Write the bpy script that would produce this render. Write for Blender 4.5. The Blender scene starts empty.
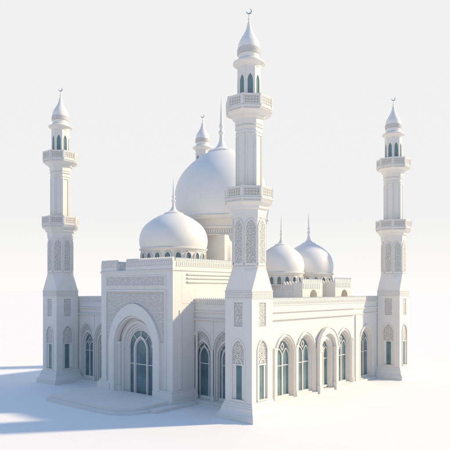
import bpy, bmesh, math, random
from mathutils import Vector, Matrix
from mathutils.geometry import tessellate_polygon
random.seed(7)
_jit = random.Random(11)
R = math.radians
PI = math.pi
S = bpy.context.scene
COL = S.collection

# ------------------------------------------------------------------ materials
def stone(name, col, var=0.02, rough=0.62, bump=0.02, scale=1.2, bevel=True):
    m = bpy.data.materials.new(name); m.use_nodes = True
    nt = m.node_tree; N = nt.nodes; L = nt.links
    p = N['Principled BSDF']
    p.inputs['Roughness'].default_value = rough
    p.inputs['Specular IOR Level'].default_value = 0.3
    tc = N.new('ShaderNodeTexCoord')
    n1 = N.new('ShaderNodeTexNoise'); n1.inputs['Scale'].default_value = scale
    n1.inputs['Detail'].default_value = 6; n1.inputs['Roughness'].default_value = 0.6
    r = N.new('ShaderNodeValToRGB')
    r.color_ramp.elements[0].position = 0.3; r.color_ramp.elements[1].position = 0.7
    r.color_ramp.elements[0].color = tuple(c*(1-var) for c in col)+(1,)
    r.color_ramp.elements[1].color = tuple(min(1, c*(1+var)) for c in col)+(1,)
    L.new(tc.outputs['Object'], n1.inputs['Vector'])
    L.new(n1.outputs['Fac'], r.inputs['Fac'])
    L.new(r.outputs['Color'], p.inputs['Base Color'])
    n2 = N.new('ShaderNodeTexNoise'); n2.inputs['Scale'].default_value = 9
    n2.inputs['Detail'].default_value = 5
    L.new(tc.outputs['Object'], n2.inputs['Vector'])
    b = N.new('ShaderNodeBump'); b.inputs['Strength'].default_value = bump
    b.inputs['Distance'].default_value = 0.05
    L.new(n2.outputs['Fac'], b.inputs['Height'])
    if bevel:
        bv = N.new('ShaderNodeBevel'); bv.samples = 3; bv.inputs['Radius'].default_value = 0.03
        L.new(bv.outputs['Normal'], b.inputs['Normal'])
    L.new(b.outputs['Normal'], p.inputs['Normal'])
    return m

def glass(name, c1, c2, rough=0.06):
    m = bpy.data.materials.new(name); m.use_nodes = True
    nt = m.node_tree; N = nt.nodes; L = nt.links
    p = N['Principled BSDF']
    p.inputs['Roughness'].default_value = rough
    p.inputs['IOR'].default_value = 1.5
    tc = N.new('ShaderNodeTexCoord')
    n1 = N.new('ShaderNodeTexNoise'); n1.inputs['Scale'].default_value = 0.45
    n1.inputs['Detail'].default_value = 3
    r = N.new('ShaderNodeValToRGB')
    r.color_ramp.elements[0].position = 0.35; r.color_ramp.elements[1].position = 0.65
    r.color_ramp.elements[0].color = c1+(1,); r.color_ramp.elements[1].color = c2+(1,)
    L.new(tc.outputs['Object'], n1.inputs['Vector'])
    L.new(n1.outputs['Fac'], r.inputs['Fac'])
    L.new(r.outputs['Color'], p.inputs['Base Color'])
    n2 = N.new('ShaderNodeTexNoise'); n2.inputs['Scale'].default_value = 1.6
    L.new(tc.outputs['Object'], n2.inputs['Vector'])
    b = N.new('ShaderNodeBump'); b.inputs['Strength'].default_value = 0.12
    b.inputs['Distance'].default_value = 0.05
    L.new(n2.outputs['Fac'], b.inputs['Height']); L.new(b.outputs['Normal'], p.inputs['Normal'])
    return m

M_STONE = stone('white_stone', (0.77, 0.745, 0.70))
M_DOME = stone('dome_plaster', (0.80, 0.78, 0.745), var=0.02, rough=0.5, bump=0.02, scale=0.6)
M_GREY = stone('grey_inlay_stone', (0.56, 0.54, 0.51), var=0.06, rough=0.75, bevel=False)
M_CARVE = stone('carved_white_stone', (0.77, 0.745, 0.70), bevel=False)
M_GROUND = stone('white_ground', (0.84, 0.82, 0.795), var=0.012, rough=0.8, bump=0.03, scale=0.35)
M_GLASS = glass('teal_glass', (0.095, 0.165, 0.19), (0.19, 0.28, 0.31))
M_PALE = glass('pale_teal_glass', (0.11, 0.20, 0.21), (0.20, 0.30, 0.31))
M_METAL = bpy.data.materials.new('dull_steel'); M_METAL.use_nodes = True
_p = M_METAL.node_tree.nodes['Principled BSDF']
_p.inputs['Base Color'].default_value = (0.42, 0.45, 0.50, 1); _p.inputs['Metallic'].default_value = 0.7
_p.inputs['Roughness'].default_value = 0.35

# ------------------------------------------------------------------ mesh builder
class MB:
    def __init__(self):
        self.bm = bmesh.new(); self.mi = 0
    def face(self, vs):
        try:
            f = self.bm.faces.new(vs); f.material_index = self.mi; return f
        except ValueError:
            return None
    def v(self, *co): return self.bm.verts.new(co)
    def box(self, x0, x1, y0, y1, z0, z1):
        c = [self.v(x, y, z) for x in (x0, x1) for y in (y0, y1) for z in (z0, z1)]
        for q in ((0,1,3,2), (4,6,7,5), (0,4,5,1), (2,3,7,6), (0,2,6,4), (1,5,7,3)):
            self.face([c[i] for i in q])
        return self
    def lathe(self, prof, n=48, rot=0.0, apo=False, cap=True):
        k = 1/math.cos(PI/n) if apo else 1
        rings = []
        for r, z in prof:
            if r < 1e-4: rings.append([self.v(0, 0, z)])
            else: rings.append([self.v(r*k*math.cos(rot+2*PI*i/n), r*k*math.sin(rot+2*PI*i/n), z) for i in range(n)])
        for a, b in zip(rings, rings[1:]):
            for i in range(n):
                j = (i+1) % n
                if len(a) == 1 and len(b) == 1: continue
                if len(a) == 1: self.face([a[0], b[i], b[j]])
                elif len(b) == 1: self.face([a[i], b[0], a[j]])
                else: self.face([a[i], b[i], b[j], a[j]])
        if cap:
            if len(rings[0]) > 1: self.face(rings[0])
            if len(rings[-1]) > 1: self.face(list(reversed(rings[-1])))
        return self
    def octa(self, prof, **k): return self.lathe(prof, 8, PI/8, True, **k)
    def square(self, prof, **k): return self.lathe(prof, 4, PI/4, True, **k)
    def shape(self, loops, y0, y1, sides=True, back=True):
        """loops of (x,z): outer then holes; solid between depth y0 (front) and y1"""
        pl = [[Vector((x, z, 0)) for x, z in lp] for lp in loops]
        flat = [p for lp in loops for p in lp]
        tris = tessellate_polygon(pl)
        F = [self.v(x, y0, z) for x, z in flat]
        B = [self.v(x, y1, z) for x, z in flat] if (sides or back) else None
        for t in tris:
            self.face([F[i] for i in t])
            if back: self.face([B[i] for i in reversed(t)])
        if sides:
            o = 0
            for lp in loops:
                n = len(lp)
                for i in range(n):
                    j = (i+1) % n
                    self.face([F[o+i], F[o+j], B[o+j], B[o+i]])
                o += n
        return self
    def ribbon(self, pts, w, y0, y1, inside=None, closed=False):
        P = list(pts)
        if closed: P.append(P[0])
        for (xa, za), (xb, zb) in zip(P, P[1:]):
            if inside and not (inside(xa, za) and inside(xb, zb)): continue
            dx, dz = xb-xa, zb-za; l = math.hypot(dx, dz)
            if l < 1e-6: continue
            ux, uz = dx/l, dz/l; nx, nz = -uz*w/2, ux*w/2
            e = w*0.25
            q = [(xa-ux*e+nx, za-uz*e+nz), (xa-ux*e-nx, za-uz*e-nz), (xb+ux*e-nx, zb+uz*e-nz), (xb+ux*e+nx, zb+uz*e+nz)]
            jy = y0+_jit.uniform(0, .014)
            f = [self.v(x, jy, z) for x, z in q]; b = [self.v(x, y1, z) for x, z in q]
            self.face(f)
            for i in range(4):
                j = (i+1) % 4
                self.face([f[i], b[i], b[j], f[j]])
        return self
    def xform(self, mat):
        bmesh.ops.transform(self.bm, matrix=mat, verts=self.bm.verts); return self

def obj(name, mb, mats, parent=None, loc=(0, 0, 0), rz=0.0, ang=32):
    bm = mb.bm
    bmesh.ops.recalc_face_normals(bm, faces=bm.faces)
    me = bpy.data.meshes.new(name)
    bm.to_mesh(me); bm.free()
    for m in (mats if isinstance(mats, (list, tuple)) else [mats]): me.materials.append(m)
    for p in me.polygons: p.use_smooth = True
    me.set_sharp_from_angle(angle=R(ang))
    o = bpy.data.objects.new(name, me); COL.objects.link(o)
    o.location = loc; o.rotation_euler = (0, 0, rz)
    if parent: o.parent = parent
    return o

def copy_of(o, parent=None, loc=None, rz=None):
    c = o.copy(); COL.objects.link(c)
    c.parent = parent if parent else o.parent
    if loc is not None: c.location = loc
    if rz is not None: c.rotation_euler = (0, 0, rz)
    for ch in list(o.children): copy_of(ch, c)
    return c

def thing(name, label, cat, loc=(0, 0, 0), group=None):
    o = bpy.data.objects.new(name, None); COL.objects.link(o)
    o.location = loc; o['label'] = label; o['category'] = cat
    if group: o['group'] = group
    return o

# ------------------------------------------------------------------ 2D outlines
def arc_pts(a, spring, top, xc=0.0, n=14):
    """pointed arch from right springer over the point to the left springer"""
    r = top-spring
    if r <= a*1.02:                                     # round / depressed: ellipse
        return [(xc+a*math.cos(PI*i/(2*n)), spring+r*math.sin(PI*i/(2*n))) for i in range(2*n+1)]
    Rr = (a*a+r*r)/(2*a); cx = a-Rr
    t1 = math.atan2(r, -cx)
    right = [(xc+cx+Rr*math.cos(t1*i/n), spring+Rr*math.sin(t1*i/n)) for i in range(n+1)]
    left = [(2*xc-x, z) for x, z in reversed(right[:-1])]
    return right+left

def arch(a, z0, spring, top, xc=0.0, n=14):
    return [(xc-a, z0), (xc+a, z0)] + arc_pts(a, spring, top, xc, n)

def arch_band(ao, to, ai, ti, z0, spring, xc=0.0, n=14, spring_i=None):
    o = [(xc+ao, z0)]+arc_pts(ao, spring, to, xc, n)+[(xc-ao, z0)]
    i = [(xc+ai, z0)]+arc_pts(ai, spring if spring_i is None else spring_i, ti, xc, n)+[(xc-ai, z0)]
    return o+list(reversed(i))

def rect(x0, x1, z0, z1): return [(x0, z0), (x1, z0), (x1, z1), (x0, z1)]

def in_arch(a, z0, spring, top, xc=0.0):
    r = top-spring
    def f(x, z):
        x = abs(x-xc)
        if z < z0 or x > a: return False
        if z <= spring: return True
        if r <= a*1.02: return (x/a)**2+((z-spring)/r)**2 <= 1
        Rr = (a*a+r*r)/(2*a)
        return math.hypot(x+Rr-a, z-spring) <= Rr
    return f

def in_rect(x0, x1, z0, z1): return lambda x, z: x0 <= x <= x1 and z0 <= z <= z1

def lattice(mb, inside, bb, t, y0, y1, w=0.06):
    """interlaced circles and lozenges clipped to a shape"""
    x0, x1, z0, z1 = bb
    xc, zc = (x0+x1)/2, (z0+z1)/2
    nx = int((x1-x0)/t/2)+2; nz = int((z1-z0)/t/2)+2
    K = 14
    for i in range(-nx, nx+1):
        for j in range(-nz, nz+1):
            px, pz = xc+i*t, zc+j*t
            if px < x0-t or px > x1+t or pz < z0-t or pz > z1+t: continue
            mb.ribbon([(px+0.60*t*math.cos(2*PI*k/K), pz+0.60*t*math.sin(2*PI*k/K)) for k in range(K)], w, y0, y1, inside, True)
            for a in (PI/4, 3*PI/4):
                mb.ribbon([(px+s*t*0.7*math.cos(a), pz+s*t*0.7*math.sin(a)) for s in (-1, -.6, -.2, .2, .6, 1)], w*0.8, y0+.015, y1, inside)

def vine(mb, inside, bb, t, y0, y1, w=0.06, seed=5):
    """branching tendrils and leaf curls clipped to a shape"""
    rnd = random.Random(seed)
    x0, x1, z0, z1 = bb
    xc = (x0+x1)/2
    nx = int((x1-x0)/t/2)+2; nz = int((z1-z0)/t)+2
    for j in range(-1, nz+1):
        for i in range(-nx, nx+1):
            px = xc+(i+(.5 if j % 2 else 0))*t; pz = z0+(j+.5)*t*.88
            if px < x0-t or px > x1+t or pz > z1+t: continue
            s = 1 if (i+j) % 2 else -1
            ph = rnd.uniform(-.6, .6)+PI/2*(i % 4)
            r0 = t*rnd.uniform(.50, .58)
            mb.ribbon([(px+r0*(1-k/24)*math.cos(ph+s*k*.45), pz+r0*(1-k/24)*math.sin(ph+s*k*.45)) for k in range(19)], w, y0, y1, inside)
            a = ph+s*rnd.uniform(3.2, 4.4)
            ex, ez = px+r0*.75*math.cos(a), pz+r0*.75*math.sin(a)
            mb.ribbon([(ex+.2*t*math.cos(a+k*.75), ez+.2*t*math.sin(a+k*.75)) for k in range(7)], w*.85, y0+.01, y1, inside)
            b = rnd.uniform(0, 6.28)
            mb.ribbon([(px+t*.45*math.cos(b), pz+t*.45*math.sin(b)), (px+t*.75*math.cos(b+.25), pz+t*.75*math.sin(b+.25)), (px+t*.95*math.cos(b+.6), pz+t*.95*math.sin(b+.6))], w*.9, y0+.012, y1, inside)

def scroll(mb, x0, x1, z0, z1, y0, y1, w=0.075, seed=3):
    """running vine scroll relief"""
    rnd = random.Random(seed)
    h = z1-z0; zc = (z0+z1)/2; x = x0+h*0.42; s = 1
    ins = in_rect(x0+.02, x1-.02, z0+.02, z1-.02)
    while x < x1:
        r0 = h*0.42*rnd.uniform(.85, 1.05); ph = rnd.uniform(0, 6.28)
        mb.ribbon([(x+r0*(1-k/30)*math.cos(ph+s*k*.42), zc+r0*(1-k/30)*math.sin(ph+s*k*.42)) for k in range(27)], w, y0, y1, ins)
        for q in range(3):
            a = rnd.uniform(0, 6.28)
            cx_, cz_ = x+rnd.uniform(-.3, .3)*h, zc+rnd.choice((-.36, .36))*h
            mb.ribbon([(cx_+.13*h*math.cos(a+k*.6), cz_+.13*h*math.sin(a+k*.6)) for k in range(8)], w*.8, y0+.01, y1, ins)
        xa = x+h*.47
        mb.ribbon([(xa+.05*math.sin(k*1.3), z0+h*k/8) for k in range(9)], w*.8, y0+.01, y1, ins)
        s = -s; x += h*rnd.uniform(.82, 1.0)

def merlons(mb, x0, x1, z0, z1, y0, y1, pitch=0.34):
    n = max(1, int(round((x1-x0)/pitch))); p = (x1-x0)/n; h = z1-z0
    for i in range(n):
        a = x0+i*p+p*.14; b = x0+(i+1)*p-p*.14; c = (a+b)/2
        mb.shape([[(a, z0), (b, z0), (b, z0+h*.62), (c, z1), (a, z0+h*.62)]], y0, y1)

def smooth_prof(pts, n=6):
    out = []
    P = [pts[0]]+list(pts)+[pts[-1]]
    for i in range(1, len(P)-2):
        p0, p1, p2, p3 = P[i-1], P[i], P[i+1], P[i+2]
        for k in range(n):
            t = k/n
            out.append(tuple(0.5*((2*p1[d])+(-p0[d]+p2[d])*t+(2*p0[d]-5*p1[d]+4*p2[d]-p3[d])*t*t+(-p0[d]+3*p1[d]-3*p2[d]+p3[d])*t**3) for d in (0, 1)))
    out.append(pts[-1]); return out

# ------------------------------------------------------------------ ground
g = MB()
g.lathe([(0, 0), (40, 0), (200, 0), (1000, 0), (6000, 0)], 96, cap=False)
go = obj('ground', g, M_GROUND); go['kind'] = 'structure'

# ------------------------------------------------------------------ minaret
def make_minaret():
    t = thing('minaret', '', 'minaret', (0, 0, 0))
    H = 1.69                                                   # half side of the square base
    m = MB(); m.square([(2.32, 0), (2.32, .40), (2.26, .44), (2.26, .56), (2.16, .62), (2.02, .86), (1.95, 1.12), (1.95, 1.24), (1.88, 1.28), (1.88, 1.46), (1.80, 1.50), (1.78, 1.66), (1.72, 1.72), (1.6, 1.72)])
    obj('plinth', m, M_STONE, t)
    # base block: four faces with a niche hole and a panel hole each, around a core
    ar = dict(a=.72, z0=2.0, spring=6.7, top=7.75)
    m = MB()
    for k in range(4):
        f = MB()
        e = H if k % 2 == 0 else H-.22
        f.shape([rect(-e, e, 1.5, 11.85), list(reversed(arch(ar['a'], ar['z0'], ar['spring'], ar['top']))), list(reversed(rect(-.52, .52, 9.15, 11.45)))], -H, -H+.22)
        f.xform(Matrix.Rotation(k*PI/2, 4, 'Z'))
        tmp = bpy.data.meshes.new('t'); f.bm.to_mesh(tmp); f.bm.free(); m.bm.from_mesh(tmp); bpy.data.meshes.remove(tmp)
    m.box(-H+.23, H-.23, -H+.23, H-.23, 1.4, 11.84)
    obj('base_block', m, M_STONE, t)
    m = MB()                                                   # frieze band above the base block
    m.square([(H+.05, 11.85), (H+.05, 11.93), (H+.01, 11.95), (H+.01, 12.52), (H+.05, 12.54), (H+.05, 12.62), (1.5, 12.62)])
    m.mi = 1
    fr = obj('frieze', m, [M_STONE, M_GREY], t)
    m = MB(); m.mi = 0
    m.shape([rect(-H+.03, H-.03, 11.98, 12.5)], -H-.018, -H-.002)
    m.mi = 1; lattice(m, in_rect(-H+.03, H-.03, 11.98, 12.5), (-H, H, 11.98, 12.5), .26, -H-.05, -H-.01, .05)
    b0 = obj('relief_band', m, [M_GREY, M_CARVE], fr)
    for k in (1, 2, 3): copy_of(b0, fr, rz=k*PI/2)
    # niche: moulding > pane, tracery ; carved panel
    m = MB()
    m.shape([arch_band(.90, 7.98, .74, 7.77, 1.9, 6.7)], -H-.07, -H+.05)
    m.shape([rect(-.90, .90, 1.86, 2.0)], -H-.10, -H+.05)
    n0 = obj('niche', m, M_STONE, t)
    m = MB(); m.mi = 0
    m.shape([arch(.72, 5.45, 6.7, 7.75)], -H+.14, -H+.20)
    m.mi = 1
    vine(m, in_arch(.70, 5.5, 6.7, 7.72), (-.72, .72, 5.45, 7.75), .38, -H+.05, -H+.14, .06)
    m.shape([rect(-.72, .72, 5.32, 5.47)], -H+.02, -H+.2)
    for s in (-1, 1): m.box(min(s*.36, s*.72), max(s*.36, s*.72), -H+.1, -H+.2, 2.0, 5.33)
    m.ribbon([(.42*math.cos(PI*k/10), 5.42+.5*math.sin(PI*k/10)) for k in range(11)], .11, -H+.0, -H+.14)
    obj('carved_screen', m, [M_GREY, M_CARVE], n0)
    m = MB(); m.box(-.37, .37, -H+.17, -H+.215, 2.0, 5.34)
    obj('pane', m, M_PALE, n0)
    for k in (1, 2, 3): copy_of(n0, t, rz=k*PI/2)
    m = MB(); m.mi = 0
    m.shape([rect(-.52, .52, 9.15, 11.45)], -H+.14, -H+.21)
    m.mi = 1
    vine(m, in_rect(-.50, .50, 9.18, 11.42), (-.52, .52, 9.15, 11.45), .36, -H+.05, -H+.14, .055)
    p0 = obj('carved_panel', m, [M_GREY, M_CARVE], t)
    for k in (1, 2, 3): copy_of(p0, t, rz=k*PI/2)
    # broach between square and octagon
    m = MB(); zt, zb, ro = 14.85, 12.62, 1.62
    k8 = ro/math.cos(PI/8)
    top = [m.v(k8*math.cos(PI/8+i*PI/4), k8*math.sin(PI/8+i*PI/4), zt) for i in range(8)]
    bot = [m.v(H*sx, H*sy, zb) for sx, sy in ((1, 1), (-1, 1), (-1, -1), (1, -1))]
    for i in range(4):
        a, b = top[(2*i) % 8], top[(2*i+1) % 8]              # diagonal face above corner i
        m.face([bot[i], a, b])
        c = top[(2*i+2) % 8]
        m.face([bot[i], b, c, bot[(i+1) % 4]])
    m.face(top)
    obj('shoulder', m, M_STONE, t, ang=10)
    # lower octagonal shaft with pierced panels
    m = MB(); m.octa([(1.64, 14.85), (1.64, 15.0), (1.60, 15.04), (1.56, 15.05), (1.56, 19.75), (1.62, 19.78), (1.62, 20.0), (1.5, 20.0)])
    sh = obj('shaft', m, M_STONE, t)
    m = MB(); A = 1.56
    pa = dict(a=.46, z0=15.35, spring=18.95, top=19.75)
    m.mi = 1
    m.shape([arch_band(.60, 19.72, .46, 19.55, 15.2, 18.75)], -A-.09, -A+.02)
    m.shape([rect(-.60, .60, 15.1, 15.35)], -A-.085, -A+.02)
    m.mi = 0
    m.shape([arch(.46, 15.35, 18.75, 19.55)], -A-.012, -A+.02)
    m.mi = 1
    vine(m, in_arch(.46, 15.36, 18.75, 19.53), (-.46, .46, 15.35, 19.55), .33, -A-.085, -A-.01, .05)
    l0 = obj('pierced_panel', m, [M_GREY, M_CARVE], sh)
    for k in range(1, 8): copy_of(l0, sh, rz=k*PI/4)

    def balcony(zt, ap, rn, zn):
        # zt parapet top, ap apothem, rn neck radius, zn bottom of the corbel
        h = zt-zn; zp = zt-1.02
        m = MB()
        m.octa([(rn, zn), (rn+.08, zn+.05), (rn+.10, zn+.22*h), (rn+.28, zn+.26*h), (rn+.33, zn+.34*h), (ap-.10, zn+.43*h), (ap-.02, zn+.46*h), (ap-.02, zp-.22), (ap+.05, zp-.20), (ap+.05, zp-.06), (ap, zp-.04), (ap-.02, zp), (1.0, zp)])
        # rail and corner posts
        m.octa([(ap-.14, zt-.13), (ap+.03, zt-.13), (ap+.03, zt), (ap-.14, zt), (ap-.14, zt-.13)], cap=False)
        for k in range(8):
            a = PI/8+k*PI/4; rr = (ap-.07)/math.cos(PI/8)
            q = MB(); q.box(-.11, .11, -.09, .09, zp-.02, zt+.03)
            q.xform(Matrix.Translation((rr*math.cos(a), rr*math.sin(a), 0)) @ Matrix.Rotation(a+PI/2, 4, 'Z'))
            tmp = bpy.data.meshes.new('t'); q.bm.to_mesh(tmp); q.bm.free(); m.bm.from_mesh(tmp); bpy.data.meshes.remove(tmp)
        b = obj('balcony', m, M_STONE, t, ang=20)
        hw = ap*math.tan(PI/8)-.13
        m = MB(); m.mi = 0
        m.shape([rect(-hw, hw, zp+.02, zt-.14)], -ap+.075, -ap+.11)
        m.mi = 1
        lattice(m, in_rect(-hw, hw, zp+.03, zt-.14), (-hw, hw, zp, zt-.12), .30, -ap+.0, -ap+.08, .036)
        m.shape([rect(-hw, hw, zp, zt-.14), list(reversed(rect(-hw+.09, hw-.09, zp+.1, zt-.22)))], -ap-.01, -ap+.06)
        l = obj('balustrade_panel', m, [M_GREY, M_CARVE], b)
        for k in range(1, 8): copy_of(l, b, rz=k*PI/4)
        m = MB()                                              # small relief under the balustrade
        for i in range(-3, 4):
            x = i*hw/3.4
            m.ribbon([(x+.09*math.cos(k*PI/3), zp-.36+.07*math.sin(k*PI/3)) for k in range(6)], .04, -ap-.02, -ap+.03, None, True)
        r_ = obj('rosette_band', m, M_STONE, b)
        for k in range(1, 8): copy_of(r_, b, rz=k*PI/4)
        return b
    balcony(22.75, 2.30, 1.56, 19.95)
    # upper shaft with sunk panels
    m = MB(); U = 1.24
    m.octa([(U+.1, 21.6), (U+.1, 22.1), (U, 22.2), (U, 28.2), (U+.07, 28.25), (U+.07, 28.4), (U, 28.44), (U+.02, 28.7), (U+.12, 28.74), (U+.12, 28.88), (U, 28.94), (U, 29.2)])
    us = obj('upper_shaft', m, M_STONE, t)
    m = MB()
    m.shape([rect(-.47, .47, 22.3, 28.1), list(reversed(rect(-.33, .33, 22.5, 27.9)))], -U-.06, -U+.02)
    pf = obj('sunk_panel', m, M_STONE, us)
    for k in range(1, 8): copy_of(pf, us, rz=k*PI/4)
    balcony(31.65, 2.18, 1.26, 29.0)
    # lantern with eight lancets
    m = MB(); Ln = 1.12
    m.octa([(Ln-.16, 30.5), (Ln-.16, 34.6)])
    hw = Ln*math.tan(PI/8)
    for k in range(8):
        f = MB(); f.shape([rect(-hw-.005, hw+.005, 30.5, 34.75), list(reversed(arch(.26, 31.5, 33.3, 33.98, n=8)))], -Ln, -Ln+.15)
        f.xform(Matrix.Rotation(k*PI/4, 4, 'Z'))
        tmp = bpy.data.meshes.new('t'); f.bm.to_mesh(tmp); f.bm.free(); m.bm.from_mesh(tmp); bpy.data.meshes.remove(tmp)
    ln = obj('lantern', m, M_STONE, t)
    m = MB(); m.shape([arch(.255, 31.5, 33.3, 33.97, n=8)], -Ln+.08, -Ln+.12)
    w0 = obj('pane', m, M_PALE, ln)
    for k in range(1, 8): copy_of(w0, ln, rz=k*PI/4)
    m = MB(); m.lathe([(1.0, 34.72), (1.17, 34.74), (1.19, 34.88), (1.27, 34.98), (1.52, 35.14), (1.60, 35.19), (1.60, 35.33), (1.54, 35.37), (1.3, 35.45), (1.16, 35.55), (1.10, 35.7), (1.0, 35.7)], 48)
    obj('cornice', m, M_STONE, t)
    m = MB(); m.lathe(smooth_prof([(1.03, 35.68), (1.08, 36.1), (1.12, 36.6), (1.10, 37.0), (.98, 37.45), (.70, 37.95), (.42, 38.45), (.25, 38.95), (.15, 39.4)]), 48)
    d = obj('dome', m, M_DOME, t)
    m = MB(); m.lathe([(1.05, 36.1), (1.13, 36.12), (1.15, 36.14), (1.165, 36.7), (1.14, 36.74), (1.0, 36.76)], 48, cap=False)
    nb = 40
    m.mi = 1
    for i in range(nb):
        q = MB(); q.ribbon([(-.05, 36.2), (.05, 36.42), (-.05, 36.64)], .045, -1.185, -1.13)
        q.xform(Matrix.Rotation(2*PI*i/nb, 4, 'Z'))
        for f in q.bm.faces: f.material_index = 1
        tmp = bpy.data.meshes.new('t'); q.bm.to_mesh(tmp); q.bm.free(); m.bm.from_mesh(tmp); bpy.data.meshes.remove(tmp)
    obj('carved_band', m, [M_GREY, M_CARVE], d)
    m = MB(); m.lathe(smooth_prof([(.17, 39.3), (.11, 39.45), (.075, 39.6), (.12, 39.7), (.12, 39.76), (.06, 39.86), (.045, 40.0), (.08, 40.08), (.045, 40.16), (.03, 40.33)], 4), 20)
    fi = obj('finial', m, M_DOME, t)
    m = MB()
    o_, i_ = [], []
    a0 = R(38)
    for k in range(25):
        a = PI/2+a0+(2*PI-2*a0)*k/24
        o_.append((.28*math.cos(a), 40.55+.28*math.sin(a)))
    c = (0, .07); rr = math.hypot(o_[0][0]-c[0], o_[0][1]-40.55-c[1])
    aa = math.atan2(o_[-1][1]-40.55-c[1], o_[-1][0]); ab = math.atan2(o_[0][1]-40.55-c[1], o_[0][0])
    # inner arc back from the last to the first tip, through the bottom
    aa2 = aa; ab2 = ab-2*PI if ab > 0 else ab
    for k in range(1, 24):
        a = aa2+(ab2-aa2)*k/24
        i_.append((c[0]+rr*math.cos(a), 40.55+c[1]+rr*math.sin(a)))
    m.shape([o_+i_], -.035, .035)
    m.xform(Matrix.Rotation(R(-49), 4, 'Z') @ Matrix.Translation((0, 0, 40.55)) @ Matrix.Rotation(R(-26), 4, 'Y') @ Matrix.Translation((0, 0, -40.55)))
    obj('crescent', m, M_METAL, fi)
    return t

mina = make_minaret()
GR = 'minarets around the mosque'
mina['group'] = GR
def put_minaret(loc, label, src=None, sc=1.0):
    if src is None: o = mina
    else:
        o = src.copy(); COL.objects.link(o)
        for ch in list(src.children): copy_of(ch, o)
    o.location = loc; o['label'] = label; o.scale = (sc, sc, sc); return o
put_minaret((0, 0, 0), 'nearest and largest white minaret, at the corner between the shaded and the sunlit wall')
put_minaret((0, 33.36, 0), 'white minaret at the shaded left corner, beyond the entrance portal', mina)
put_minaret((33.9, 0, 0), 'white minaret at the right end of the sunlit window wall', mina)
put_minaret((27.3, 31.9, 0), 'far white minaret with only its tip showing beside the big central dome', mina, 1.06)

# ------------------------------------------------------------------ mosque
mq = thing('mosque', 'white domed mosque hall with a tall arched portal and teal pointed windows', 'mosque', (0, 0, 0))
YR, XL = 1.75, 2.0                         # planes of the sunlit wall and of the shaded wall
RX = -PI/2                                 # rotation for parts of the shaded wall (faces -x; local x = -y)
ZR = 10.95

# --- sunlit wall (faces -y), local frame = world, wall front at y = YR
wx = [8.95, 13.2, 22.5, 28.8]; px = 17.8
m = MB()
holes = [list(reversed(arch(1.72, .3, 5.45, 7.42, x))) for x in wx]
holes.append(list(reversed(arch(1.55, .3, 5.3, 7.0, px))))
m.shape([rect(1.6, 33.0, 0, 11.0)]+holes, YR, YR+1.1)
obj('wall', m, M_STONE, mq)
# --- shaded wall (faces -x)
ly = [5.0, 8.4, 26.7, 30.1]
m = MB()
holes = [list(reversed(arch(1.55, .45, 6.1, 8.2, -y))) for y in ly]
m.shape([rect(-32.5, -(YR+1.11), 0, 11.0)]+sorted(holes, key=lambda h: h[0][0]), XL, XL+1.1)
m.xform(Matrix.Rotation(RX, 4, 'Z'))
obj('wall', m, M_STONE, mq)
m = MB(); m.box(3.2, 32.8, 31.4, 32.4, 0, 11.0); obj('wall', m, M_STONE, mq)
m = MB(); m.box(31.8, 32.8, YR+1.12, 31.38, 0, 11.0); obj('wall', m, M_STONE, mq)
m = MB(); m.box(3.11, 31.79, YR+1.11, 31.39, 10.6, 10.94); obj('roof', m, M_STONE, mq)

# parapets: band + merlons
def parapet(x0, x1, y0, rz, z0=11.0, th=.35, zm=11.5, zt=11.85, pitch=.29, parent=None):
    m = MB()
    m.box(x0, x1, y0-.06, y0+th, z0-.06, z0+.1)
    m.box(x0, x1, y0-.02, y0+th-.04, z0+.1, zm)
    merlons(m, x0, x1, zm, zt, y0-.02, y0+.18, pitch)
    # small dentils on the band
    n = int((x1-x0)/pitch); p = (x1-x0)/n
    for i in range(n):
        m.box(x0+i*p+p*.2, x0+(i+1)*p-p*.2, y0-.075, y0-.02, z0+.14, zm-.06)
    m.xform(Matrix.Rotation(rz, 4, 'Z'))
    return obj('parapet', m, M_STONE, parent or mq)
parapet(1.9, 32.8, YR, 0)
parapet(-32.2, -(YR+.36), XL, RX)
parapet(-32.4, -3.3, -32.4, PI)                      # back wall (faces +y), unseen side
parapet(2.0, 31.9, -32.8, PI/2)

# cornices
def cornice(x0, x1, y0, rz, rows):
    m = MB()
    for z0, z1, out in rows: m.box(x0, x1, y0-out, y0+.02, z0, z1)
    m.xform(Matrix.Rotation(rz, 4, 'Z'))
    return obj('cornice', m, M_STONE, mq)
rows = [(9.28, 9.36, .12), (9.365, 9.50, .26), (9.505, 9.6, .14), (10.12, 10.2, .10), (10.205, 10.36, .2)]
cornice(1.7, 25.0, YR, 0, rows)
cornice(25.02, 32.7, YR, 0, [(9.29, 9.37, .05), (9.375, 9.5, .1), (10.12, 10.3, .08)])
cornice(-32.0, -(YR+.02), XL, RX, rows)
# wall base step
m = MB()
m.box(1.9, 32.2, YR-.42, YR-.005, 0, .28)
obj('base_step', m, M_STONE, mq)
m = MB()
m.box(XL-.95, XL-.005, 1.9, 9.3, 0, .2); m.box(XL-.62, XL-.006, 1.9, 9.3, .2, .42)
obj('base_step', m, M_STONE, mq)
m = MB()
m.box(XL-.95, XL-.005, 22.2, 31.6, 0, .2); m.box(XL-.62, XL-.006, 22.2, 31.6, .2, .42)
obj('base_step', m, M_STONE, mq)
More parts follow.
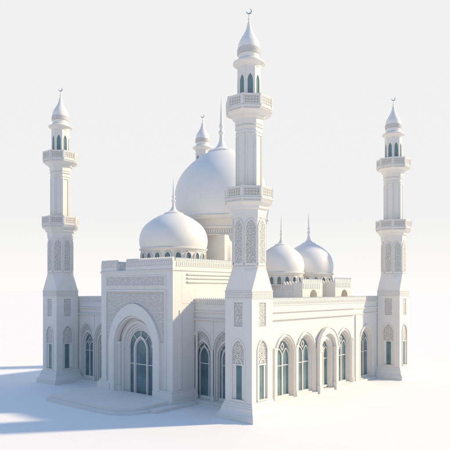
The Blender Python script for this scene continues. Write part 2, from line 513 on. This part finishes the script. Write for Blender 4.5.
# thin pilasters between the windows
for x in (6.72, 11.08, 24.75):
    m = MB(); m.box(x-.12, x+.12, YR-.2, YR+.01, .28, 6.0); m.box(x-.16, x+.16, YR-.24, YR+.01, .28, .9); m.box(x-.16, x+.16, YR-.24, YR+.01, 6.0, 6.25)
    obj('pilaster', m, M_STONE, mq)
for y in (6.7, 10.05-.95, 28.4, 23.0):
    m = MB(); m.box(-.14, .14, XL-.08, XL+.01, .42, 9.28); m.box(-.18, .18, XL-.12, XL+.01, .42, 1.0)
    m.xform(Matrix.Rotation(RX, 4, 'Z'))
    obj('pilaster', m, M_STONE, mq, (0, y, 0))
m = MB(); m.box(25.5, 26.6, YR-.16, YR+.005, .28, 9.28)
obj('pilaster', m, M_STONE, mq)

# --- windows of the sunlit wall
def tracery_double(m, a, z0, spring, top, y0, y1, w=.10, zt=4.0):
    m.shape([arch_band(a, top, a-w*1.3, top-w*1.6, z0, spring)], y0-.05, y1+.02)
    m.box(-w*.6, w*.6, y0, y1, z0, spring-.05)
    for s in (-1, 1):
        c = s*(a-w)/2
        h = (a-w)/2-.01
        m.shape([arch_band(h, spring+.55*a*.9, h-w*.75, spring+.55*a*.9-w*1.1, z0+.15, spring-.35, c)], y0-.02, y1)
    m.box(-a+w, a-w, y0+.005, y1-.005, zt, zt+.09)
    m.box(-a, a, y0-.09, y1+.02, z0-.1, z0+.16)
    # lozenge eye
    zc = spring+.62*a
    q = [(0, zc-.42), (.3, zc), (0, zc+.42), (-.3, zc)]
    m.ribbon(q, .09, y0, y1, None, True)

m = MB()
m.shape([arch_band(2.06, 7.90, 1.88, 7.66, .28, 5.45)], -.17, .02)
m.shape([arch_band(1.875, 7.65, 1.71, 7.41, .28, 5.45)], -.08, .03)
w0 = obj('window', m, M_STONE, mq, (wx[0], YR, 0))
m = MB(); m.shape([arch_band(1.71, 7.40, 1.50, 7.12, .3, 5.45)], .26, .55)
m.box(-1.71, 1.71, .02, .6, .29, .42)
obj('inner_order', m, M_STONE, w0)
m = MB(); tracery_double(m, 1.49, .5, 5.3, 7.08, .46, .60)
obj('tracery', m, M_STONE, w0)
m = MB(); m.shape([arch(1.50, .4, 5.3, 7.1)], .56, .62)
obj('pane', m, M_GLASS, w0)
for x in wx[1:]: copy_of(w0, mq, (x, YR, 0))
# --- small arched porch in the middle of the sunlit wall
m = MB()
m.shape([arch_band(2.30, 8.00, 1.72, 7.25, .28, 5.5)], -.55, .0)
m.shape([arch_band(2.44, 8.18, 2.26, 7.95, 5.5, 5.5)], -.63, -.2)
for s in (-1, 1):
    a, b = sorted((s*1.62, s*2.38))
    m.box(a, b, -.62, .0, 5.1, 5.4); m.box(a-.05, b+.05, -.68, .0, 5.4, 5.52); m.box(a, b, -.64, 0, .0, 1.0)
po = obj('porch', m, M_STONE, mq, (px, YR, 0))
m = MB(); m.shape([arch_band(1.54, 6.95, 1.22, 6.5, .3, 5.3)], -.12, .3)
m.shape([arch_band(1.21, 6.48, 1.06, 6.28, .3, 5.3)], .05, .35)
obj('inner_arch', m, M_STONE, po)
m = MB(); tracery_double(m, 1.2, .5, 5.0, 6.5, .36, .48)
obj('tracery', m, M_STONE, po)
m = MB(); m.shape([arch(1.25, .4, 5.0, 6.6)], .44, .52)
obj('pane', m, M_GLASS, po)

# --- windows of the shaded wall: blind arch with carved head round a glazed arch
def shaded_window(double):
    m = MB()
    m.shape([arch_band(1.72, 8.45, 1.56, 8.22, .42, 6.1)], -.10, .02)
    m.shape([arch_band(1.555, 8.19, 1.44, 8.02, .46, 6.1)], .12, .3)
    w = obj('window', m, M_STONE, mq)
    m = MB()
    m.shape([arch(1.55, .46, 6.1, 8.18), list(reversed(arch(1.18, .6, 5.3, 6.95)))], .3, .62)
    m.shape([arch_band(1.34, 7.17, 1.18, 6.95, .5, 5.3)], .2, .31)
    obj('blind_arch', m, M_STONE, w)
    m = MB()
    ia, ib = in_arch(1.42, 5.6, 6.1, 8.0), in_arch(1.42, .4, 5.3, 7.27)
    vine(m, lambda x, z: ia(x, z) and not ib(x, z), (-1.5, 1.5, 5.5, 8.2), .36, .23, .31, .055)
    obj('carved_head', m, M_STONE, w)
    m = MB()
    if double: tracery_double(m, 1.17, .7, 5.1, 6.9, .52, .66, zt=4.3)
    else:
        m.shape([arch_band(.80, 6.45, .66, 6.25, .7, 5.1)], .46, .66)
        m.shape([arch_band(1.17, 6.93, 1.08, 6.80, .7, 5.3)], .5, .66)
        m.box(-.67, .67, .52, .64, 4.35, 4.44); m.box(-1.17, 1.17, .4, .66, .55, .78)
        m.ribbon([(0, 6.42), (0, 6.9)], .09, .5, .64)
        for s in (-1, 1): m.ribbon([(s*.55, 5.95), (s*.85, 6.35)], .08, .5, .64)
    obj('tracery', m, M_STONE, w)
    m = MB(); m.shape([arch(1.2, .55, 5.3, 6.97)], .60, .68)
    obj('pane', m, M_GLASS, w)
    return w
ws = shaded_window(False); ws.location = (XL, ly[0], 0); ws.rotation_euler = (0, 0, RX)
copy_of(ws, mq, (XL, ly[1], 0), RX)
wd = shaded_window(True); wd.location = (XL, ly[2], 0); wd.rotation_euler = (0, 0, RX)
copy_of(wd, mq, (XL, ly[3], 0), RX)

# --- entrance portal: local frame: x across, y depth from the front face, z up
PX, PY, PW = -1.5, 15.75, 6.35            # front plane, centre, half width
PT = 15.0                                  # roof of the portal block
m = MB()
m.shape([rect(-PW, PW, 0, PT), list(reversed(arch(3.5, .4, 6.2, 9.75))), ], 0, 1.45)
m.box(-PW, PW, 1.46, 3.45, 11.2, PT)
m.box(-PW, -4.4, 1.46, 3.45, 0, 11.19); m.box(4.4, PW, 1.46, 3.45, 0, 11.19)
m.box(-PW, PW, 3.46, 13.5, 11.01, PT)
po = obj('portal', m, M_STONE, mq, (PX, PY, 0), RX)
# archivolt
m = MB()
m.shape([arch_band(4.50, 11.15, 3.48, 9.72, .5, 6.2)], -.34, .05)
m.shape([arch_band(3.47, 9.70, 3.30, 9.46, .5, 6.2)], -.10, .4)
obj('archivolt', m, M_STONE, po)
# sunk panel frame with carved spandrels
m = MB()
fr_o, fr_i = rect(-5.35, 5.35, 1.75, 12.75), rect(-5.12, 5.12, 1.75, 12.5)
m.shape([[(-5.35, 1.75), (-5.14, 1.75), (-5.14, 12.5), (5.14, 12.5), (5.14, 1.75), (5.35, 1.75), (5.35, 12.72), (-5.35, 12.72)]], -.14, .02)
m.shape([[(-5.06, 1.75), (-4.98, 1.75), (-4.98, 12.34), (4.98, 12.34), (4.98, 1.75), (5.06, 1.75), (5.06, 12.42), (-5.06, 12.42)]], -.09, .02)
obj('panel_frame', m, M_STONE, po)
m = MB(); m.mi = 0
ia = in_arch(4.52, .5, 6.2, 11.17)
bx = in_rect(-4.93, 4.93, 7.0, 12.3)
m.shape([[(-4.95, 6.8)]+[(-4.5, 6.8)]+[(x, z) for x, z in reversed(arc_pts(4.48, 6.2, 11.13)) if z > 6.9]+[(4.5, 6.8), (4.95, 6.8), (4.95, 12.32), (-4.95, 12.32)]], -.02, .0)
m.mi = 1
vine(m, lambda x, z: bx(x, z) and not ia(x, z), (-4.95, 4.95, 6.8, 12.35), .30, -.09, -.015, .052)
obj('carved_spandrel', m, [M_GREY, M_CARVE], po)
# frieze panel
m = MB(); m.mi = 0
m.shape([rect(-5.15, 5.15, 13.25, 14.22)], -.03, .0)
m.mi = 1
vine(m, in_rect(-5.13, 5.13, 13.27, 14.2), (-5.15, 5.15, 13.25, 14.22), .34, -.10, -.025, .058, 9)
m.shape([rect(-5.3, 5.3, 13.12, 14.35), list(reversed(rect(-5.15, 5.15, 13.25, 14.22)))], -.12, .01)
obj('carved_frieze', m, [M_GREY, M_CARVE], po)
# string courses round the block
m = MB()
m.box(-PW-.06, PW+.06, -.07, -.002, 14.72, 14.86)
m.box(-PW-.10, PW+.10, -.11, -.003, 14.862, 14.98)
for s in (-1, 1):
    a, b = sorted((s*PW, s*(PW+.1)))
    m.box(a, b, 0, 13.5, 14.86, 14.98)
    a, b = sorted((s*(PW+.001), s*(PW+.16)))
    for z0, z1 in ((13.55, 13.68), (14.0, 14.12), (14.42, 14.55)): m.box(a, b, 2.2, 13.2, z0, z1)
    a, b = sorted((s*(PW+.001), s*(PW+.08)))
    m.box(a, b, 1.0, 1.35, 1.7, 10.5)
obj('string_course', m, M_STONE, po)
# plinth blocks of the two piers
for s in (-1, 1):
    m = MB()
    a, b = sorted((s*4.3, s*(PW+.32)))
    m.box(a, b, -.42, 3.4, 0, 1.45)
    a, b = sorted((s*4.35, s*(PW+.2)))
    m.box(a, b, -.30, 3.4, 1.45, 1.62)
    a, b = sorted((s*3.9, s*(PW+.55)))
    m.box(a, b, -.75, 3.35, 0, .62)
    obj('plinth', m, M_STONE, po)
# parapet of the portal with a gap on the front
def strip(m, x0, x1, y0, zb, zt):
    m.box(x0, x1, y0, y0+.5, zb, zt-.42)
    m.box(x0, x1, y0-.05, y0-.001, zt-.95, zt-.86)
    n = max(2, int((x1-x0)/.30)); p = (x1-x0)/n
    for i in range(n):
        a, b = x0+i*p+p*.14, x0+(i+1)*p-p*.14
        m.shape([[(a, zt-.42), (b, zt-.42), (b, zt-.1), ((a+b)/2, zt), (a, zt-.1)]], y0, y0+.3)
        m.box(a+.02, b-.02, y0-.04, y0-.001, zt-.82, zt-.45)
m = MB()
strip(m, -PW, -3.3, 0, PT, 16.3)
m.box(-PW+.51, -3.3, .51, 2.6, PT+.001, 16.0)
strip(m, -1.6, PW, 0, PT, 16.35)
m.box(-3.29, -1.61, .8, 1.2, PT+.001, 15.5)
obj('parapet', m, M_STONE, po)
for s in (-1, 1):
    m = MB(); strip(m, -13.5, -.52, 0, PT, 16.3)
    if s == 1: m.xform(Matrix.Translation((PW, 0, 0)) @ Matrix.Rotation(PI/2, 4, 'Z') @ Matrix.Scale(-1, 4, (1, 0, 0)))
    else: m.xform(Matrix.Translation((-PW, 0, 0)) @ Matrix.Rotation(-PI/2, 4, 'Z'))
    obj('parapet', m, M_STONE, po)
# inner orders of the doorway
m = MB()
m.shape([arch(3.495, .45, 6.2, 9.74), list(reversed(arch(2.62, .5, 6.0, 8.75)))], .60, .95)
m.shape([arch_band(2.92, 9.12, 2.62, 8.75, .5, 6.0)], .44, .61)
m.shape([arch_band(2.615, 8.74, 2.38, 8.44, .5, 6.0)], .72, 1.0)
m.shape([arch_band(2.375, 8.43, 2.14, 8.14, .5, 6.0)], .86, 1.2)
obj('inner_arch', m, M_STONE, po)
for s in (-1, 1):
    m = MB()
    a, b = sorted((s*2.98, s*3.30))
    m.box(a, b, .18, .59, .45, 6.0)
    m.box(a-.06, b+.06, .11, .59, 6.0, 6.2); m.box(a-.12, b+.12, .05, .59, 6.2, 6.55)
    m.box(a-.08, b+.08, .09, .59, .45, 1.3)
    obj('jamb_pilaster', m, M_STONE, po)
# door
m = MB(); m.shape([arch(2.15, .45, 6.0, 8.16)], 1.08, 1.16)
obj('door_glass', m, M_GLASS, po)
m = MB()
m.shape([arch_band(2.13, 8.12, 1.99, 7.94, .46, 6.0)], .95, 1.12)
m.shape([arch_band(1.22, 7.30, 1.02, 7.03, .46, 5.6)], .88, 1.12)
m.shape([arch_band(1.0, 7.00, .92, 6.89, .46, 5.6)], .97, 1.11)
m.box(-2.0, 2.0, .98, 1.11, 3.9, 4.0)
m.ribbon([(0, 7.30), (0, 8.0)], .1, .95, 1.11)
for s in (-1, 1): m.ribbon([(s*.7, 6.7), (s*1.3, 7.4)], .09, .97, 1.1)
obj('door_frame', m, M_STONE, po)

# ------------------------------------------------------------------ domes
def dome(cx_, cy_, Rd, z0, zt, tip, zdrum, nwin, zw=None, full=True, name='dome'):
    zw = zdrum if zw is None else zw
    h = zt-z0
    prof = smooth_prof([(Rd*r, z0+h*k) for r, k in ((.955, 0), (.985, .10), (1.0, .22), (.985, .36), (.93, .52), (.82, .67), (.64, .81), (.445, .92), (.25, 1.0)) if full] or [(Rd*r, z0+h*k) for r, k in ((.965, 0), (.995, .10), (1.0, .2), (.972, .35), (.90, .50), (.775, .66), (.60, .81), (.42, .92), (.25, 1.0))], 7)
    m = MB(); m.lathe(prof, 96)
    d = obj(name, m, M_DOME, mq, (cx_, cy_, 0))
    m = MB()
    rr = Rd*.955
    m.lathe([(rr-.3, zdrum), (rr-.02, zdrum), (rr-.02, zdrum+.12), (rr-.10, zdrum+.16), (rr-.10, z0-.42), (rr+.0, z0-.36), (rr+.02, z0-.2), (rr+.16, z0-.14), (rr+.2, z0-.02), (rr+.1, z0+.05), (rr-.2, z0+.06)], 96)
    obj('drum', m, M_STONE, d)
    if nwin:
        ww = PI*rr/nwin; zs, ze = zw+.15, z0-.45
        hs = zs+(ze-zs)*.55
        m = MB(); m.shape([arch_band(ww*.70, ze, ww*.50, ze-.12, zs, hs, n=6)], -rr-.04, -rr+.12)
        f0 = obj('drum_arch', m, M_STONE, d)
        m = MB(); m.shape([arch(ww*.50, zs, hs, ze-.12, n=6)], -rr+.06, -rr+.12)
        p0 = obj('pane', m, M_GLASS, d)
        for k in range(1, nwin):
            copy_of(f0, d, rz=2*PI*k/nwin); copy_of(p0, d, rz=2*PI*k/nwin)
    m = MB(); H_ = tip-zt
    m.lathe([(Rd*.25, zt-.03*H_), (Rd*.285, zt-.015*H_), (Rd*.285, zt+.012*H_)]+smooth_prof([(Rd*.255, zt+.02*H_), (Rd*.13, zt+.08*H_), (Rd*.058, zt+.19*H_), (Rd*.038, zt+.32*H_)], 6)
            + smooth_prof([(Rd*.036, zt+.33*H_), (Rd*.066, zt+.37*H_), (Rd*.036, zt+.41*H_), (Rd*.034, zt+.45*H_), (Rd*.056, zt+.49*H_), (Rd*.032, zt+.53*H_), (Rd*.028, zt+.6*H_), (Rd*.02, zt+.8*H_), (Rd*.006, tip)], 5), 32)
    obj('finial', m, M_DOME, d)
    return d
# dome over the portal
dome(4.75, 15.75, 4.25, 17.75, 22.2, 26.5, 15.0, 20, 15.9)
# main dome on a square block with a round entablature
CX, CY = 15.45, 17.18
m = MB(); m.box(CX-4.3, CX+4.3, CY-4.3, CY+4.3, 10.95, 19.9)
db = obj('dome_base', m, M_STONE, mq)
m = MB(); m.lathe([(5.3, 19.9), (5.5, 19.92), (5.5, 20.1), (5.35, 20.16), (5.35, 20.75), (5.5, 20.85), (5.58, 21.1), (5.47, 21.2), (5.47, 21.9), (5.62, 22.0), (5.68, 22.25), (5.5, 22.38), (5.35, 22.4)], 96)
for k in range(110):
    q = MB(); q.box(-.10, .10, -5.47, -5.3, 20.2, 20.66); q.xform(Matrix.Rotation(2*PI*k/110, 4, 'Z'))
    tmp = bpy.data.meshes.new('t'); q.bm.to_mesh(tmp); q.bm.free(); m.bm.from_mesh(tmp); bpy.data.meshes.remove(tmp)
m.xform(Matrix.Translation((CX, CY, 0)))
obj('entablature', m, M_STONE, db)
dome(CX, CY, 6.7, 22.5, 32.1, 39.6, 22.0, 0, full=True)
# two smaller domes behind the sunlit wall
def side_block(cx_, cy_, sx, yf, ztop):
    m = MB(); m.box(cx_-sx, cx_+sx, yf+1.3, cy_+sx+.6, 10.95, ztop-.55)
    m.shape([rect(cx_-sx-.1, cx_+sx+.1, 10.9, ztop-.3), list(reversed(arch(.85, 11.0, 11.9, 12.75, cx_+.2, n=8)))], yf-.1, yf+1.29)
    b = obj('dome_base', m, M_STONE, mq)
    m = MB()
    merlons(m, cx_-sx-.1, cx_+sx+.1, ztop-.3, ztop+.25, yf-.1, yf+.12, .42)
    n = int(2*sx/.42)
    for i in range(n): m.box(cx_-sx+i*.42+.08, cx_-sx+i*.42+.34, yf-.16, yf-.1, ztop-1.0, ztop-.35)
    q = MB(); merlons(q, -(cy_+sx+.6), -yf, ztop-.55, ztop-.1, cx_-sx, cx_-sx+.2, .42); q.xform(Matrix.Rotation(RX, 4, 'Z'))
    q2 = MB()
    for i in range(int((cy_+sx-yf)/.42)):
        q.bm.verts.ensure_lookup_table()
    tmp = bpy.data.meshes.new('t'); q.bm.to_mesh(tmp); q.bm.free(); q2.bm.free(); m.bm.from_mesh(tmp); bpy.data.meshes.remove(tmp)
    k = int((cy_+sx-yf)/.42)
    for i in range(k): m.box(cx_-sx-.06, cx_-sx, yf+i*.42+.08, yf+i*.42+.34, ztop-1.15, ztop-.6)
    obj('parapet', m, M_STONE, b)
side_block(17.7, 8.5, 2.3, 3.7, 13.9)
side_block(24.3, 8.4, 2.2, 2.9, 14.1)
dome(17.7, 8.5, 3.05, 15.0, 18.7, 22.6, 13.3, 18)
dome(24.3, 8.4, 3.5, 15.0, 19.3, 23.6, 13.4, 18)

# ------------------------------------------------------------------ entrance platform
pf = thing('entrance_platform', 'low white two tier platform with rounded corners in front of the portal', 'platform', (0, 0, 0))
def rrect(x0, x1, y0, y1, r, q, n=14):
    """rounded on the -x side only"""
    p = [(x1, y0)]
    p += [(x0+r-r*math.sin(PI/2*k/n), y0+r-r*math.cos(PI/2*k/n)) for k in range(n+1)]
    p += [(x0+q-q*math.cos(PI/2*k/n), y1-q+q*math.sin(PI/2*k/n)) for k in range(n+1)]
    p += [(x1, y1)]
    return p
def slab(name, loop, z0, z1, parent):
    m = MB(); m.shape([[(x, y) for x, y in loop]], 0, 1)
    # shape() lies in x,z : turn it flat
    for v in m.bm.verts:
        x, y, z = v.co; v.co = (x, z, z0+(z1-z0)*(1-y))
    return obj(name, m, M_STONE, parent)
slab('lower_step', rrect(-8.75, -1.0, 9.0, 23.7, 3.6, 1.3), .0, .31, pf)
slab('upper_step', rrect(-8.3, -1.0, 9.45, 23.25, 3.2, 1.0), .312, .64, pf)
slab('side_step', [(-5.2, 8.1), (1.0, 8.1), (1.0, 8.99), (-5.2, 8.99)], 0, .33, pf)

# ------------------------------------------------------------------ light
AZ = math.atan2(-.615, .788); EL = R(29)
sun = bpy.data.lights.new('sun', 'SUN'); sun.energy = 4.6; sun.angle = R(3.2); sun.color = (1.0, .805, .535)
so = bpy.data.objects.new('sun', sun); COL.objects.link(so)
d = Vector((math.cos(AZ)*math.cos(EL), math.sin(AZ)*math.cos(EL), math.sin(EL)))
so.rotation_euler = d.to_track_quat('Z', 'Y').to_euler()
so.location = d*200

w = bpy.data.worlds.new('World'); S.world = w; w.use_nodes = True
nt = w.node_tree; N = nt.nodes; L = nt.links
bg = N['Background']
tc = N.new('ShaderNodeTexCoord'); sp = N.new('ShaderNodeSeparateXYZ')
L.new(tc.outputs['Generated'], sp.inputs[0])
def ramp(stops):
    rp = N.new('ShaderNodeValToRGB'); e = rp.color_ramp.elements
    e[0].position, e[0].color = stops[0][0], stops[0][1]+(1,)
    e[1].position, e[1].color = stops[-1][0], stops[-1][1]+(1,)
    for p, c in stops[1:-1]: x = e.new(p); x.color = c+(1,)
    return rp
# bright side of the sky (half ahead of the camera): pale horizon, blue overhead
ra = ramp([(0, (.90, .888, .868)), (.13, (.797, .797, .797)), (.55, (.793, .793, .793)), (.72, (.29, .43, .72)), (1, (.205, .40, .745))])
rb = ramp([(0, (.33, .39, .47)), (.3, (.30, .38, .51)), (.7, (.205, .40, .745)), (1, (.205, .40, .745))])  # unseen sky behind the camera, made darker to deepen the shaded walls
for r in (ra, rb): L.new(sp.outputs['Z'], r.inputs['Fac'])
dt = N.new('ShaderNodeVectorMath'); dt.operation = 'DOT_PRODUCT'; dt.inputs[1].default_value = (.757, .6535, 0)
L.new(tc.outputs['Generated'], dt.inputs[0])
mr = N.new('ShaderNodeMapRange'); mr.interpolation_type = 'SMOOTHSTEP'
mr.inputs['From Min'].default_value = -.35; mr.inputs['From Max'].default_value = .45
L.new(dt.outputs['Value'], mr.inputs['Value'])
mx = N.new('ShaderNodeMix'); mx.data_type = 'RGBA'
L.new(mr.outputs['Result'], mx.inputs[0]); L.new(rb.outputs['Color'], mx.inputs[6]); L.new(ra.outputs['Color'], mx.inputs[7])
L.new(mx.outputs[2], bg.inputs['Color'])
bg.inputs['Strength'].default_value = 1.0

# ------------------------------------------------------------------ camera
cam = bpy.data.cameras.new('camera'); co = bpy.data.objects.new('camera', cam); COL.objects.link(co)
co.location = (-43.96, -34.78, 12.7)
co.rotation_euler = (PI/2, 0, -math.atan2(.757, .6535))
cam.sensor_width = 36; cam.lens = 560/450*36; cam.shift_y = (290-225)/450
cam.clip_start = .5; cam.clip_end = 12000
S.camera = co
S.view_settings.view_transform = 'Standard'; S.view_settings.look = 'None'
S.view_settings.exposure = 0.15; S.view_settings.gamma = 1
S.render.resolution_x = S.render.resolution_y = 1024
